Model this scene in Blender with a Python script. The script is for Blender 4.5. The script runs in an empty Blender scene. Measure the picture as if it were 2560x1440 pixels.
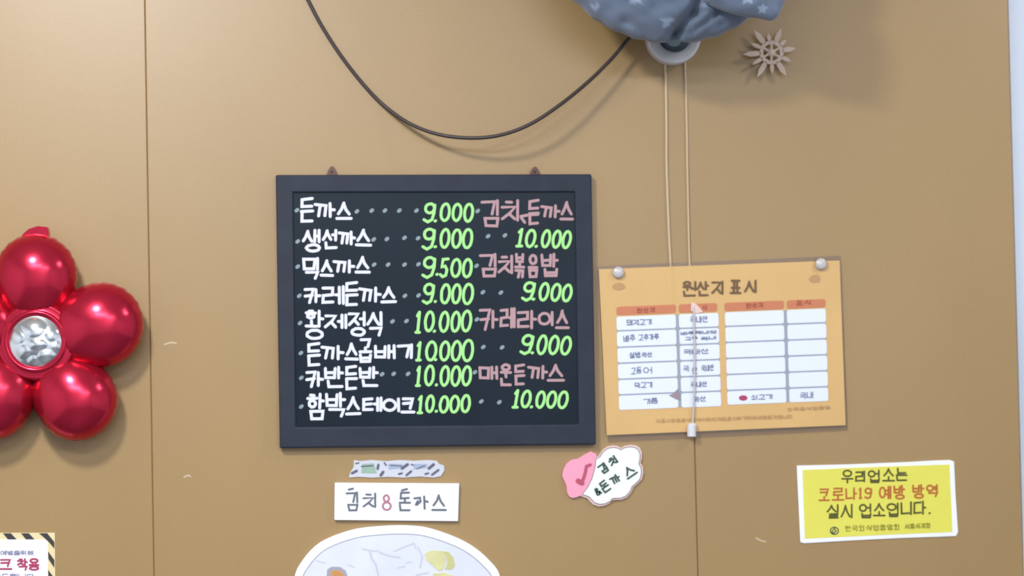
import bpy, bmesh, math, random
from mathutils import Vector, Matrix
random.seed(7)
sc = bpy.context.scene
col = sc.collection
PI = math.pi

# ---------------------------------------------------------------- camera
FPX, DIST, S = 5000.0, 3.5, 0.0007          # focal length in px, distance, metres per px on the wall
YAW, PITCH, ROLL = math.radians(3.7), math.radians(2.2), math.radians(1.33)
TARGET = Vector((0, 0, 1.75))
F = Vector((math.sin(YAW)*math.cos(PITCH), math.cos(YAW)*math.cos(PITCH), math.sin(PITCH)))
R0 = F.cross(Vector((0, 0, 1))).normalized(); U0 = R0.cross(F)
UP = U0*math.cos(ROLL) + R0*math.sin(ROLL); RT = R0*math.cos(ROLL) - U0*math.sin(ROLL)
CAM = TARGET - F*DIST
cd = bpy.data.cameras.new('camera'); cam = bpy.data.objects.new('camera', cd); col.objects.link(cam)
m = Matrix((RT, UP, -F)).transposed().to_4x4(); m.translation = CAM; cam.matrix_world = m
cd.sensor_width = 36; cd.lens = 36*FPX/2560; cd.clip_start = .05; cd.clip_end = 50
cd.dof.use_dof = True; cd.dof.focus_distance = DIST/1.14; cd.dof.aperture_fstop = 3.4
sc.camera = cam

# ---------------------------------------------------------------- world, lamps, exposure
w = bpy.data.worlds.new('world'); sc.world = w; w.use_nodes = True
w.node_tree.nodes['Background'].inputs[0].default_value = (.8, .88, 1, 1)
w.node_tree.nodes['Background'].inputs[1].default_value = .05
def area(name, loc, size, power, color, rot=(0, 0, 0), sy=None, shape=None):
    d = bpy.data.lights.new(name, 'AREA'); o = bpy.data.objects.new(name, d); col.objects.link(o)
    o.location = loc; o.rotation_euler = rot; d.energy = power; d.color = color; d.size = size
    if sy: d.shape = 'RECTANGLE'; d.size_y = sy
    else: d.shape = 'DISK'
    return o
area('ceiling_lamp_key', (-.98, -1.78, 2.90), .28, 24.5, (.98, .98, 1), (math.radians(25), 0, 0))
area('ceiling_lamp_side', (1.60, -1.10, 2.86), .28, 8, (.98, .98, 1), (math.radians(15), 0, 0))
area('fill_panel_a', (-.6, -3.2, 2.94), 1.4, 42, (.93, .96, 1), sy=.6)  # unseen panel, added as soft fill for the shadows
area('fill_panel_b', (1.0, -4.2, 2.94), 1.4, 42, (.93, .96, 1), sy=.6)  # second unseen panel, added for the same fill
sc.view_settings.view_transform = 'Standard'; sc.view_settings.look = 'None'
sc.view_settings.gamma = 1; sc.view_settings.use_curve_mapping = False
sc.view_settings.exposure = 0.80
sc.cycles.use_denoising = True

# ---------------------------------------------------------------- helpers
def P(px, py, y=0.0):
    """Point of the plane at depth y seen at picture position (px, py)."""
    d = F + RT*((px-1280)/FPX) - UP*((py-720)/FPX)
    t = (y - CAM.y)/d.y
    return CAM + d*t

def srgb(r, g, b, k=.76):
    f = lambda c: ((c/255+.055)/1.055)**2.4 if c/255 > .04045 else c/255/12.92
    return (min(.93, f(r)*k), min(.93, f(g)*k), min(.93, f(b)*k), 1)

def mat(name, color, rough=.6, metal=0, noise=None, bump=None, coat=0, spec=.5, sheen=0):
    """noise=(scale, amount, stretch) varies the colour; bump=(scale, strength)."""
    mt = bpy.data.materials.new(name); mt.use_nodes = True
    nt = mt.node_tree; b = nt.nodes['Principled BSDF']
    b.inputs['Base Color'].default_value = color; b.inputs['Roughness'].default_value = rough
    b.inputs['Metallic'].default_value = metal; b.inputs['Specular IOR Level'].default_value = spec
    b.inputs['Coat Weight'].default_value = coat; b.inputs['Sheen Weight'].default_value = sheen
    tc = nt.nodes.new('ShaderNodeTexCoord')
    if noise:
        n = nt.nodes.new('ShaderNodeTexNoise'); n.inputs['Scale'].default_value = noise[0]; n.inputs['Detail'].default_value = 5
        mp = nt.nodes.new('ShaderNodeMapping'); mp.inputs['Scale'].default_value = noise[2] if len(noise) > 2 else (1, 1, 1)
        nt.links.new(tc.outputs['Object'], mp.inputs[0]); nt.links.new(mp.outputs[0], n.inputs['Vector'])
        r = nt.nodes.new('ShaderNodeValToRGB')
        a = noise[1]
        r.color_ramp.elements[0].position = .3; r.color_ramp.elements[1].position = .7
        r.color_ramp.elements[0].color = (color[0]*(1-a), color[1]*(1-a), color[2]*(1-a), 1)
        r.color_ramp.elements[1].color = (min(1, color[0]*(1+a)), min(1, color[1]*(1+a)), min(1, color[2]*(1+a)), 1)
        nt.links.new(n.outputs['Fac'], r.inputs[0]); nt.links.new(r.outputs[0], b.inputs['Base Color'])
    if bump:
        n = nt.nodes.new('ShaderNodeTexNoise'); n.inputs['Scale'].default_value = bump[0]; n.inputs['Detail'].default_value = 3
        nt.links.new(tc.outputs['Object'], n.inputs['Vector'])
        bp = nt.nodes.new('ShaderNodeBump'); bp.inputs['Strength'].default_value = bump[1]; bp.inputs['Distance'].default_value = .002
        nt.links.new(n.outputs['Fac'], bp.inputs['Height']); nt.links.new(bp.outputs[0], b.inputs['Normal'])
    return mt

def root(name, loc, label=None, cat=None, group=None, kind=None):
    o = bpy.data.objects.new(name, None); col.objects.link(o); o.location = loc
    o.empty_display_size = .05
    tag(o, label, cat, group, kind); return o
def tag(o, label=None, cat=None, group=None, kind=None):
    for k, v in (('label', label), ('category', cat), ('group', group), ('kind', kind)):
        if v: o[k] = v
    return o

def mesh(name, verts, faces, m, parent=None, label=None, smooth=False, at=None):
    """verts in world space; stored relative to the thing's (or the parent's) place."""
    base = Vector((0, 0, 0)); p = parent
    while p is not None: base = base + p.location; p = p.parent
    me = bpy.data.meshes.new(name)
    org = Vector(at) if at is not None else (base if parent else Vector((0, 0, 0)))
    me.from_pydata([Vector(v)-org for v in verts], [], faces); me.update()
    o = bpy.data.objects.new(name, me); col.objects.link(o)
    o.location = org-base
    if parent: o.parent = parent
    if m: me.materials.append(m)
    if smooth:
        for pl in me.polygons: pl.use_smooth = True
    if label: o['label'] = label
    return o

def box(name, lo, hi, m, parent=None, **k):
    x0, y0, z0 = lo; x1, y1, z1 = hi
    v = [(x0,y0,z0),(x1,y0,z0),(x1,y1,z0),(x0,y1,z0),(x0,y0,z1),(x1,y0,z1),(x1,y1,z1),(x0,y1,z1)]
    f = [(0,3,2,1),(4,5,6,7),(0,1,5,4),(2,3,7,6),(1,2,6,5),(3,0,4,7)]
    return mesh(name, v, f, m, parent, **k)

def slab(name, pts, yf, yb, m, parent=None, **k):
    """A flat piece of outline pts (picture px, clockwise as seen) from depth yb out to its face at yf."""
    fr = [P(x, y, yf) for x, y in pts]
    bk = [Vector((p.x, yb, p.z)) for p in fr]
    n = len(fr)
    # seen from -y the px outline goes clockwise: reverse so the face looks to the camera
    faces = [tuple(reversed(range(n))), tuple(range(n, 2*n))]
    faces += [(i, (i+1) % n, n+(i+1) % n, n+i) for i in range(n)]
    o = mesh(name, fr+bk, faces, m, parent, **k)
    bm = bmesh.new(); bm.from_mesh(o.data); bmesh.ops.recalc_face_normals(bm, faces=bm.faces); bm.to_mesh(o.data); bm.free()
    return o

def bevel(o, wd, seg=2):
    md = o.modifiers.new('bevel', 'BEVEL'); md.width = wd; md.segments = seg; md.limit_method = 'ANGLE'
    return o

def ribbon(pts, wd, closed=False):
    """Brush stroke outline along pts (px) as verts and faces in px."""
    P2 = [Vector((a[0], a[1])) for a in pts]
    n = len(P2); V = []; Fc = []
    def nrm(a, b):
        d = b-a
        if d.length < 1e-6: d = Vector((1, 0))
        d.normalize(); return Vector((-d.y, d.x))
    seg = n if closed else n-1
    ns = [nrm(P2[i], P2[(i+1) % n]) for i in range(seg)]
    for i in range(n):
        if closed: a, b = ns[i-1], ns[i]
        else: a, b = ns[max(0, i-1)], ns[min(seg-1, i)]
        mm = a+b
        if mm.length < .3: mm = a.copy()
        mm.normalize(); k = min(1.5, 1/max(.3, mm.dot(a)))
        V += [P2[i]+mm*wd/2*k, P2[i]-mm*wd/2*k]
    for i in range(seg):
        j = (i+1) % n; Fc.append((2*i, 2*i+1, 2*j+1, 2*j))
    if not closed:
        for e, d in ((0, -1), (n-1, 1)):
            q = ns[0] if e == 0 else ns[-1]; t = Vector((q.y, -q.x))*d
            ids = [2*e]
            for k in range(1, 4):
                an = PI*k/4
                V.append(P2[e]+q*math.cos(an)*wd/2+t*math.sin(an)*wd/2); ids.append(len(V)-1)
            ids.append(2*e+1); Fc.append(tuple(ids))
    return V, Fc

def ink(name, strokes, wd, y, m, parent, label=None):
    """strokes: list of (points, closed[, width]); flat ink on the plane y."""
    V, Fc = [], []
    for k, st in enumerate(strokes):
        v, f = ribbon(st[0], st[2] if len(st) > 2 else wd, st[1])
        b = len(V); yy = y - k*1.5e-5
        V += [P(a.x, a.y, yy) for a in v]; Fc += [tuple(b+i for i in q) for q in f]
    return mesh(name, V, Fc, m, parent, label=label)

def ell(cx, cy, rx, ry, n=16, a0=0):
    return [(cx+rx*math.cos(a0+2*PI*i/n), cy+ry*math.sin(a0+2*PI*i/n)) for i in range(n)]

# ---------------------------------------------------------------- writing: every letter is strokes in a unit box
J = {
 'ㄱ': [[(0,.05),(1,0),(.8,1)]], 'ㄴ': [[(0,0),(.05,1),(1,.95)]],
 'ㄲ': [[(0,0),(.95,.12),(.85,1)], [(.48,.08),(.32,1)]],
 'ㄷ': [[(1,0),(.05,.06),(.02,1),(1,.94)]],
 'ㄹ': [[(.05,.02),(.95,0),(.92,.46),(.05,.52),(.03,1),(1,.96)]],
 'ㅁ': [[(0,0),(1,0),(.92,1),(.08,1),'c']],
 'ㅂ': [[(.02,0),(.08,1),(.92,1),(1,0)], [(.06,.5),(.95,.48)]],
 'ㅅ': [[(.5,0),(.3,.55),(0,1)], [(.5,.12),(.7,.6),(1,1)]],
 'ㅇ': [['o']],
 'ㅈ': [[(.02,0),(.98,0),(.6,.5),(0,1)], [(.55,.55),(1,1)]],
 'ㅊ': [[(.3,0),(.75,0)], [(0,.3),(1,.28),(.6,.65),(0,1)], [(.55,.7),(1,1)]],
 'ㅋ': [[(0,.02),(1,0),(.75,1)], [(.02,.5),(.9,.46)]],
 'ㅌ': [[(1,0),(.05,.04),(.05,1),(1,.96)], [(.06,.5),(.95,.47)]],
 'ㅍ': [[(0,0),(1,0)], [(0,1),(1,1)], [(.3,0),(.32,1)], [(.7,0),(.68,1)]],
 'ㅎ': [[(.3,0),(.7,0)], [(0,.26),(1,.26)], ['h']],
}
J['ㅆ'] = J['ㅅ']; J['ㄸ'] = J['ㄷ']; J['ㅃ'] = J['ㅂ']; J['ㅉ'] = J['ㅈ']; J['ㅀ'] = J['ㄶ'] = J['ㄹ']
VW = {  # vowels in their own box; v = right of the consonant, h = under it
 'ㅏ': ('v', [[(.25,0),(.25,1)], [(.25,.48),(1,.5)]]), 'ㅑ': ('v', [[(.25,0),(.25,1)], [(.25,.35),(1,.35)], [(.25,.65),(1,.65)]]),
 'ㅓ': ('v', [[(.8,0),(.8,1)], [(0,.48),(.8,.48)]]), 'ㅕ': ('v', [[(.8,0),(.8,1)], [(0,.32),(.8,.32)], [(0,.65),(.8,.65)]]),
 'ㅣ': ('v', [[(.5,0),(.5,1)]]),
 'ㅐ': ('v', [[(.15,.02),(.15,1)], [(.85,0),(.85,1)], [(.15,.5),(.85,.5)]]),
 'ㅔ': ('v', [[(.45,.02),(.45,1)], [(.95,0),(.95,1)], [(0,.5),(.45,.5)]]),
 'ㅖ': ('v', [[(.45,.02),(.45,1)], [(.95,0),(.95,1)], [(0,.33),(.45,.33)], [(0,.66),(.45,.66)]]),
 'ㅗ': ('h', [[(0,1),(1,1)], [(.5,0),(.5,1)]]), 'ㅛ': ('h', [[(0,1),(1,1)], [(.32,0),(.32,1)], [(.68,0),(.68,1)]]),
 'ㅜ': ('h', [[(0,0),(1,0)], [(.5,0),(.5,1)]]), 'ㅡ': ('h', [[(0,.5),(1,.5)]]),
}
CHO = 'ㄱㄲㄴㄷㄸㄹㅁㅂㅃㅅㅆㅇㅈㅉㅊㅋㅌㅍㅎ'
JUNG = ['ㅏ','ㅐ','ㅑ','ㅒ','ㅓ','ㅔ','ㅕ','ㅖ','ㅗ','ㅗㅏ','ㅗㅐ','ㅗㅣ','ㅛ','ㅜ','ㅜㅓ','ㅜㅔ','ㅜㅣ','ㅠ','ㅡ','ㅡㅣ','ㅣ']
JONG = ['','ㄱ','ㄲ','ㄳ','ㄴ','ㄵ','ㄶ','ㄷ','ㄹ','ㄺ','ㄻ','ㄼ','ㄽ','ㄾ','ㄿ','ㅀ','ㅁ','ㅂ','ㅄ','ㅅ','ㅆ','ㅇ','ㅈ','ㅊ','ㅋ','ㅌ','ㅍ','ㅎ']
DG = {
 '0': [['o']], '1': [[(.55,.02),(.5,.98)], [(.15,.2),(.55,.02)], [(.1,.99),(.95,.99)]],
 '5': [[(.95,0),(.25,.03),(.16,.45),(.6,.4),(.92,.62),(.82,.92),(.4,1),(.05,.88)]],
 '9': [['n'], [(.97,.1),(.96,.5),(.82,.88),(.45,1),(.08,.88)]],
 '&': [[(1,1),(.25,.35),(.3,.05),(.6,0),(.75,.2),(.1,.65),(.12,.92),(.5,1),(.9,.62)]],
 '8': [['t'], ['b']], '8x': [[(.5,.0),(.15,.12),(.2,.35),(.75,.6),(.9,.85),(.55,1),(.15,.88),(.2,.62),(.7,.35),(.8,.12),'c']],
}
def put(js, x0, y0, x1, y1, out):
    for s in js:
        pts = []; closed = False
        for p in s:
            if p == 'c': closed = True
            elif p == 'o': pts = ell((x0+x1)/2, (y0+y1)/2, (x1-x0)/2, (y1-y0)/2, 16); closed = True
            elif p == 'h': pts = ell((x0+x1)/2, y0+(y1-y0)*.72, (x1-x0)*.36, (y1-y0)*.27, 14); closed = True
            elif p == 't': pts = ell(x0+(x1-x0)*.45, y0+(y1-y0)*.22, (x1-x0)*.30, (y1-y0)*.22, 14); closed = True
            elif p == 'b': pts = ell(x0+(x1-x0)*.5, y0+(y1-y0)*.74, (x1-x0)*.46, (y1-y0)*.26, 14); closed = True
            elif p == 'n': pts = ell(x0+(x1-x0)*.54, y0+(y1-y0)*.27, (x1-x0)*.42, (y1-y0)*.25, 14); closed = True
            else: pts.append((x0+(x1-x0)*p[0], y0+(y1-y0)*p[1]))
        out.append((pts, closed))
OWN = {'돈': [[(.95,-.02),(.05,.04),(.04,.34),(.92,.32)], [(.0,.56),(1,.54)], [(.06,.58),(.06,1),(.92,.97)]],
       '카': [[(0,.04),(.56,0),(.30,1.02)], [(.02,.52),(.50,.46)], [(.76,.06),(.76,.92)], [(.76,.5),(1.02,.5)]]}
def syllable(ch, bx, out, wd=7):
    """Strokes of one letter inside the box (x0, y0, x1, y1) of outer ink edges."""
    x0, y0, x1, y1 = bx; h = wd/2
    x0 += h; y0 += h; x1 -= h; y1 -= h
    W, H = x1-x0, y1-y0
    if ch in DG: put(DG[ch], x0, y0, x1, y1, out); return
    if ch == '.': out.append(([((x0+x1)/2-.8, (y0+y1)/2+.5), ((x0+x1)/2+.8, (y0+y1)/2-.5)], False)); return
    if ch in OWN and wd > 6: put(OWN[ch], x0, y0, x1, y1, out); return
    c = ord(ch)-0xAC00; ini, vo, fi = CHO[c//588], JUNG[c % 588//28], JONG[c % 28]
    bot = y1
    if fi:
        bot = y0+H*.56
        fx = x0+W*(.18 if vo[0] not in 'ㅗㅜㅡㅛ' else .04)
        put(J[fi], fx, y0+H*.70, x1-W*.03, y1, out)
    hh = bot-y0
    if vo == 'ㅜㅓ':
        put(J[ini], x0+W*.04, y0, x0+W*.58, y0+hh*.46, out)
        put([[(0,0),(1,0)], [(.5,0),(.5,1)]], x0, y0+hh*.66, x0+W*.66, bot+hh*.06, out)
        put([[(1,0),(1,1)], [(.1,.82),(1,.82)]], x0+W*.62, y0, x1, bot+hh*.06, out)
    elif len(vo) == 2:
        put(J[ini], x0, y0, x0+W*.55, y0+hh*.45, out)
        put(VW[vo[0]][1], x0, y0+hh*.66, x0+W*.62, bot-hh*.02, out)
        put(VW[vo[1]][1], x0+W*.68, y0, x1, bot, out)
    elif VW[vo][0] == 'v':
        wide = .30 if vo in 'ㅏㅓㅕㅑ' else (.38 if vo in 'ㅐㅔㅖ' else .10)
        k = 1-wide-.12
        dx = 0 if vo in 'ㅏㅐㅑ' else (.03*W)
        put(J[ini], x0, y0+hh*.08, x0+W*k, bot-hh*.06, out)
        put(VW[vo][1], x0+W*(1-wide), y0, x1, bot, out)
    else:
        if vo == 'ㅡ':
            put(J[ini], x0+W*.12, y0, x1-W*.12, y0+hh*.70, out); put([[(0,.5),(1,.5)]], x0, bot-.1, x1, bot+.1, out)
        elif vo in 'ㅗㅛ':
            put(J[ini], x0+W*.1, y0, x1-W*.1, y0+hh*.58, out); put(VW[vo][1], x0, y0+hh*.68, x1, bot, out)
        else:
            put(J[ini], x0+W*.12, y0, x1-W*.12, y0+hh*.48, out); put(VW[vo][1], x0, y0+hh*.68, x1, bot+(0 if not fi else hh*.08), out)
def write(text, boxes, wd=7):
    out = []
    for ch, b in zip(text, boxes): syllable(ch, b, out, wd)
    return out
def jit(strokes, a=.5):
    return [([(x+random.uniform(-a, a), y+random.uniform(-a, a)) for x, y in s[0]], *s[1:]) for s in strokes]
def lean(strokes, k, cy):
    return [([(x-(y-cy)*k, y) for x, y in s[0]], *s[1:]) for s in strokes]
def row_boxes(text, x0, y0, x1, y1, hgt, gap=.12):
    """Even boxes for a line of print running from (x0,y0) to (x1,y1) (top-left corners)."""
    n = len(text); st = (x1-x0)/n; r = []
    for i in range(n):
        t = i/max(1, n-1); yy = y0+(y1-y0)*t
        r.append((x0+st*i, yy, x0+st*(i+1-gap), yy+hgt))
    return r

# ---------------------------------------------------------------- materials
def wall_material():
    mt = mat('tan_laminate', srgb(175, 141, 84), rough=.44, noise=(2.4, .05, (1, 1, .6)), bump=(60, .05), spec=.85)
    nt = mt.node_tree; b = nt.nodes['Principled BSDF']
    # fine speckle on top of the slow mottling
    ramp = [n for n in nt.nodes if n.type == 'VALTORGB'][0]
    n2 = nt.nodes.new('ShaderNodeTexNoise'); n2.inputs['Scale'].default_value = 260; n2.inputs['Detail'].default_value = 2
    tc = [n for n in nt.nodes if n.type == 'TEX_COORD'][0]; nt.links.new(tc.outputs['Object'], n2.inputs['Vector'])
    mx = nt.nodes.new('ShaderNodeMix'); mx.data_type = 'RGBA'; mx.blend_type = 'OVERLAY'; mx.inputs[0].default_value = .10
    nt.links.new(ramp.outputs[0], mx.inputs[6]); nt.links.new(n2.outputs['Fac'], mx.inputs[7]); nt.links.new(mx.outputs[2], b.inputs['Base Color'])
    return mt
M = {
 'wall': wall_material(),
 'edge_shade': mat('edge_shade_grey', srgb(160, 146, 138), .8),  # shadow tone for the strip at the alcove edge
 'seam': mat('seam_backing_board', srgb(150, 112, 70), .9),  # plain brown board behind the panel joints
 'pale': mat('pale_blue_paint', srgb(224, 234, 255, 1), .5, noise=(3, .06)),
 'ceil': mat('ceiling_white', srgb(235, 235, 232, 1), .9),
 'plaster': mat('room_plaster', srgb(214, 217, 224, 1), .9),
 'floor': mat('floor_brown', srgb(104, 104, 112), .5, noise=(4, .1)),
 'frame': mat('board_frame', srgb(48, 54, 68), .55, noise=(30, .12), spec=.25),
 'panel': mat('board_panel', srgb(14, 32, 46), .35, noise=(6, .2), spec=.22),
 'white_ink': mat('white_marker', srgb(226, 228, 242, .95), .6),
 'grey_ink': mat('grey_marker_dot', srgb(150, 170, 178), .6),
 'green_ink': mat('green_marker', srgb(172, 246, 146, .9), .6),
 'pink_ink': mat('faded_pink_marker', srgb(204, 164, 168), .6),
 'brass': mat('hanger_metal', srgb(110, 78, 66), .5, .4),
 'paper': mat('orange_paper', srgb(238, 194, 124), .35, noise=(7, .035)),
 'bar': mat('salmon_print', srgb(224, 138, 96), .5),
 'bar_ink': mat('dark_salmon_print', srgb(188, 92, 64), .5),
 'cell': mat('white_print', srgb(224, 231, 246, 1), .4),
 'cell_line': mat('grey_blue_rule', srgb(170, 178, 190), .5),
 'blue_ink': mat('blue_grey_print', srgb(136, 146, 172), .5),
 'brown_ink': mat('brown_print', srgb(122, 92, 56), .5),
 'tan_mark': mat('tan_marking', srgb(208, 164, 108), .5),
 'pin': mat('pearl_pin', srgb(220, 215, 212), .25, .1),
 'white': mat('white_card', srgb(240, 242, 246, 1), .5),
 'pencil': mat('grey_marker', srgb(112, 118, 130), .6),
 'rose_ink': mat('rose_marker', srgb(196, 130, 150), .6),
 'yellow': mat('yellow_paper', srgb(234, 228, 92, .9), .4, noise=(9, .02)),
 'olive': mat('olive_print', srgb(90, 90, 24), .5),
 'rust': mat('rust_print', srgb(206, 112, 40), .5),
 'faint_olive': mat('faint_olive_print', srgb(170, 164, 44), .5),
 'mint': mat('mint_white', srgb(238, 246, 240, 1), .5),
 'leafgreen': mat('dark_green_print', srgb(58, 84, 72), .5),
 'pink': mat('pink_print', srgb(246, 162, 186, .95), .5),
 'deep_pink': mat('deep_pink_print', srgb(205, 88, 120), .5),
 'rim': mat('blush_rim', srgb(236, 205, 196, .9), .4),
 'outline': mat('thin_grey_outline', srgb(168, 150, 160), .5),
 'cream': mat('cream_cord', srgb(228, 202, 162), .5),
 'black': mat('black_cable', srgb(62, 52, 50), .45),
 'wplastic': mat('white_plastic', srgb(225, 225, 228, .9), .35),
 'teal': mat('dark_teal_plastic', srgb(62, 78, 90), .4),
 'wood': mat('pale_cut_wood', srgb(222, 200, 180), .6, noise=(40, .08)),
 'hazard_dark': mat('hazard_dark', srgb(62, 56, 60), .5),
 'hazard_cream': mat('hazard_cream', srgb(236, 220, 170, .9), .5),
 'mauve': mat('mauve_print', srgb(190, 60, 104), .5),
 'lilac': mat('lilac_grey_print', srgb(160, 160, 190), .5),
 'lemon': mat('lemon_yellow', srgb(238, 236, 172), .5, noise=(60, .06)),
 'lemon2': mat('lemon_dark', srgb(222, 220, 152), .5),
 'fry': mat('fried_orange', srgb(226, 164, 98), .6, noise=(80, .12)),
 'dish_in': mat('dish_print', srgb(222, 226, 236, .95), .5, noise=(14, .05)),
 'shade': mat('soft_grey_print', srgb(206, 209, 222, .9), .5),
 'rulegrey': mat('mid_grey_print', srgb(178, 182, 196), .5),
 'green_patch': mat('green_patch_print', srgb(168, 200, 180), .5),
 'sky_patch': mat('blue_patch_print', srgb(178, 194, 220), .5),
 'strip': mat('silver_white_strip', srgb(206, 210, 220, .95), .35),
 'speck': mat('dark_speck_print', srgb(104, 102, 124), .5),
 'scuff': mat('scuff', srgb(222, 200, 164), .5),
 'red': mat('red_foil', srgb(192, 38, 64, 1), .22, .75, bump=(9, .35)),
 'silver': mat('silver_foil', srgb(222, 230, 245, 1.2), .17, 1),
}
def fabric():
    mt = mat('blue_grey_fabric', srgb(118, 133, 156), .85, sheen=.3)
    nt = mt.node_tree; b = nt.nodes['Principled BSDF']; tc = [n for n in nt.nodes if n.type == 'TEX_COORD'][0]
    at = nt.nodes.new('ShaderNodeAttribute'); at.attribute_name = 'print'
    nz = nt.nodes.new('ShaderNodeTexNoise'); nz.inputs['Scale'].default_value = 9; nz.inputs['Detail'].default_value = 6; nt.links.new(tc.outputs['Object'], nz.inputs['Vector'])
    r = nt.nodes.new('ShaderNodeValToRGB'); e = r.color_ramp.elements
    e[0].position = .3; e[0].color = srgb(104, 119, 140); e[1].position = .7; e[1].color = srgb(120, 135, 157)
    nt.links.new(nz.outputs['Fac'], r.inputs[0])
    mx = nt.nodes.new('ShaderNodeMix'); mx.data_type = 'RGBA'; mx.inputs[7].default_value = srgb(158, 175, 200)
    nt.links.new(at.outputs['Fac'], mx.inputs[0]); nt.links.new(r.outputs[0], mx.inputs[6]); nt.links.new(mx.outputs[2], b.inputs['Base Color'])
    return mt
M['fabric'] = fabric()
def sleeve_mat():
    mt = bpy.data.materials.new('shade_tinted_sleeve'); mt.use_nodes = True; nt = mt.node_tree; nt.nodes.clear()
    o = nt.nodes.new('ShaderNodeOutputMaterial'); t = nt.nodes.new('ShaderNodeBsdfTransparent'); g = nt.nodes.new('ShaderNodeBsdfGlossy')
    t.inputs[0].default_value = (.88, .85, .83, 1); g.inputs['Roughness'].default_value = .2  # tint darkened to put the shadow line round the paper into the sleeve
    mx = nt.nodes.new('ShaderNodeMixShader'); mx.inputs[0].default_value = .05
    nt.links.new(t.outputs[0], mx.inputs[1]); nt.links.new(g.outputs[0], mx.inputs[2]); nt.links.new(mx.outputs[0], o.inputs[0])
    return mt
M['sleeve'] = sleeve_mat()

# ---------------------------------------------------------------- the room
def seamx(a, b):            # a joint seen from a=(px,py) to b, carried on to floor and ceiling height
    p, q = P(*a), P(*b); k = (q.x-p.x)/(q.z-p.z)
    return lambda z: p.x+(z-p.z)*k
wb = root('wall_back', (0, 0, 1.5), kind='structure')
XL, XR, ZC = -2.6, 3.0, 3.0
s1 = seamx((362, 0), (385, 1440)); s2 = seamx((1709, 0), (1745, 1440)); ed = seamx((2519, 0), (2558, 1440))
s0 = lambda z: s1(z)-(s2(z)-s1(z))
g = .0008
def panel(fa, fb):
    v = []
    for y in (0, .009):
        v += [(fa(0), y, 0), (fb(0), y, 0), (fb(ZC), y, ZC), (fa(ZC), y, ZC)]
    f = [(0,1,2,3), (7,6,5,4), (0,4,5,1), (1,5,6,2), (2,6,7,3), (3,7,4,0)]
    bevel(mesh('panel', v, f, M['wall'], wb), .0008, 1)
panel(lambda z: XL, lambda z: s0(z)-g)
panel(lambda z: s0(z)+g, lambda z: s1(z)-g)
panel(lambda z: s1(z)+g, lambda z: s2(z)-g)
panel(lambda z: s2(z)+g, lambda z: ed(z))
mesh('backing', [(XL,.0018,0),(ed(0)-.004,.0018,0),(ed(ZC)-.004,.0018,ZC),(XL,.0018,ZC),(XL,.04,0),(ed(0)-.004,.04,0),(ed(ZC)-.004,.04,ZC),(XL,.04,ZC)],
     [(0,1,2,3),(7,6,5,4),(0,4,5,1),(1,5,6,2),(2,6,7,3),(3,7,4,0)], M['seam'], wb)
tag(box('wall_alcove', (.80, .06, 0), (XR, .10, ZC), M['pale']), kind='structure')
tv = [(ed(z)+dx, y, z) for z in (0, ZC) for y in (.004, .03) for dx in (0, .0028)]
tag(mesh('shade_strip_1', tv, [(0,1,5,4),(1,3,7,5),(3,2,6,7),(2,0,4,6),(0,2,3,1),(4,5,7,6)], M['edge_shade']), kind='structure')  # strip coloured dark in place of the shadow along the panel edge
tag(box('wall_left', (XL-.05, -5, 0), (XL, .1, ZC), M['plaster']), kind='structure')
tag(box('wall_right', (XR, -5, 0), (XR+.05, .1, ZC), M['plaster']), kind='structure')
tag(box('wall_front', (XL, -5.05, 0), (XR, -5, ZC), M['plaster']), kind='structure')
tag(box('floor', (XL, -5, -.05), (XR, .1, 0), M['floor']), kind='structure')
tag(box('ceiling', (XL, -5, ZC), (XR, .1, ZC+.05), M['ceil']), kind='structure')
# pale scuffs in the laminate
for a, b, c in (((412, 861), (428, 856), (440, 858)), ((460, 1193), (470, 1188), (476, 1191)), ((1890, 1345), (1903, 1352), (1914, 1354))):
    ink('scuff_mark', [([a, b, c], False)], 4, -.0004, M['scuff'], wb)

# ---------------------------------------------------------------- menu board
YB = -.018
mb = root('menu_board', P(1090, 778, 0), 'black framed menu board with handwritten white, green and pink prices, hung centre of the wall', 'menu board')
O = [(689, 437), (1479, 435), (1490, 1112), (699, 1121)]
I = [(733, 481), (1437, 480), (1446, 1060), (740, 1067)]
O_ = [P(*p, YB) for p in O]; I_ = [P(*p, YB) for p in I]
fv = O_+I_+[Vector((p.x, -.0005, p.z)) for p in O_]+[Vector((p.x, -.0005, p.z)) for p in I_]
ff = []
for i in range(4):
    j = (i+1) % 4
    ff += [(i, 4+i, 4+j, j), (8+i, 8+j, 12+j, 12+i), (i, j, 8+j, 8+i), (4+j, 4+i, 12+i, 12+j)]
o = mesh('frame', fv, ff, M['frame'], mb, label='charcoal frame')
bm = bmesh.new(); bm.from_mesh(o.data); bmesh.ops.recalc_face_normals(bm, faces=bm.faces); bm.to_mesh(o.data); bm.free()
bevel(o, .003, 3)
slab('writing_panel', [(728, 476), (1442, 475), (1451, 1065), (735, 1072)], -.0135, -.006, M['panel'], mb)
for cx, dy in ((830, 0), (1337, 1)):
    slab('hanger', [(cx-13, 440), (cx-11, 428+dy), (cx-3, 416+dy), (cx+4, 416+dy), (cx+11, 428+dy), (cx+14, 440)], -.007, -.001, M['brass'], mb)
    ink('hanger_screw', [(ell(cx, 430, 2, 2, 8), True)], 3, -.0072, M['frame'], mb)
YI = -.0138
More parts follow.
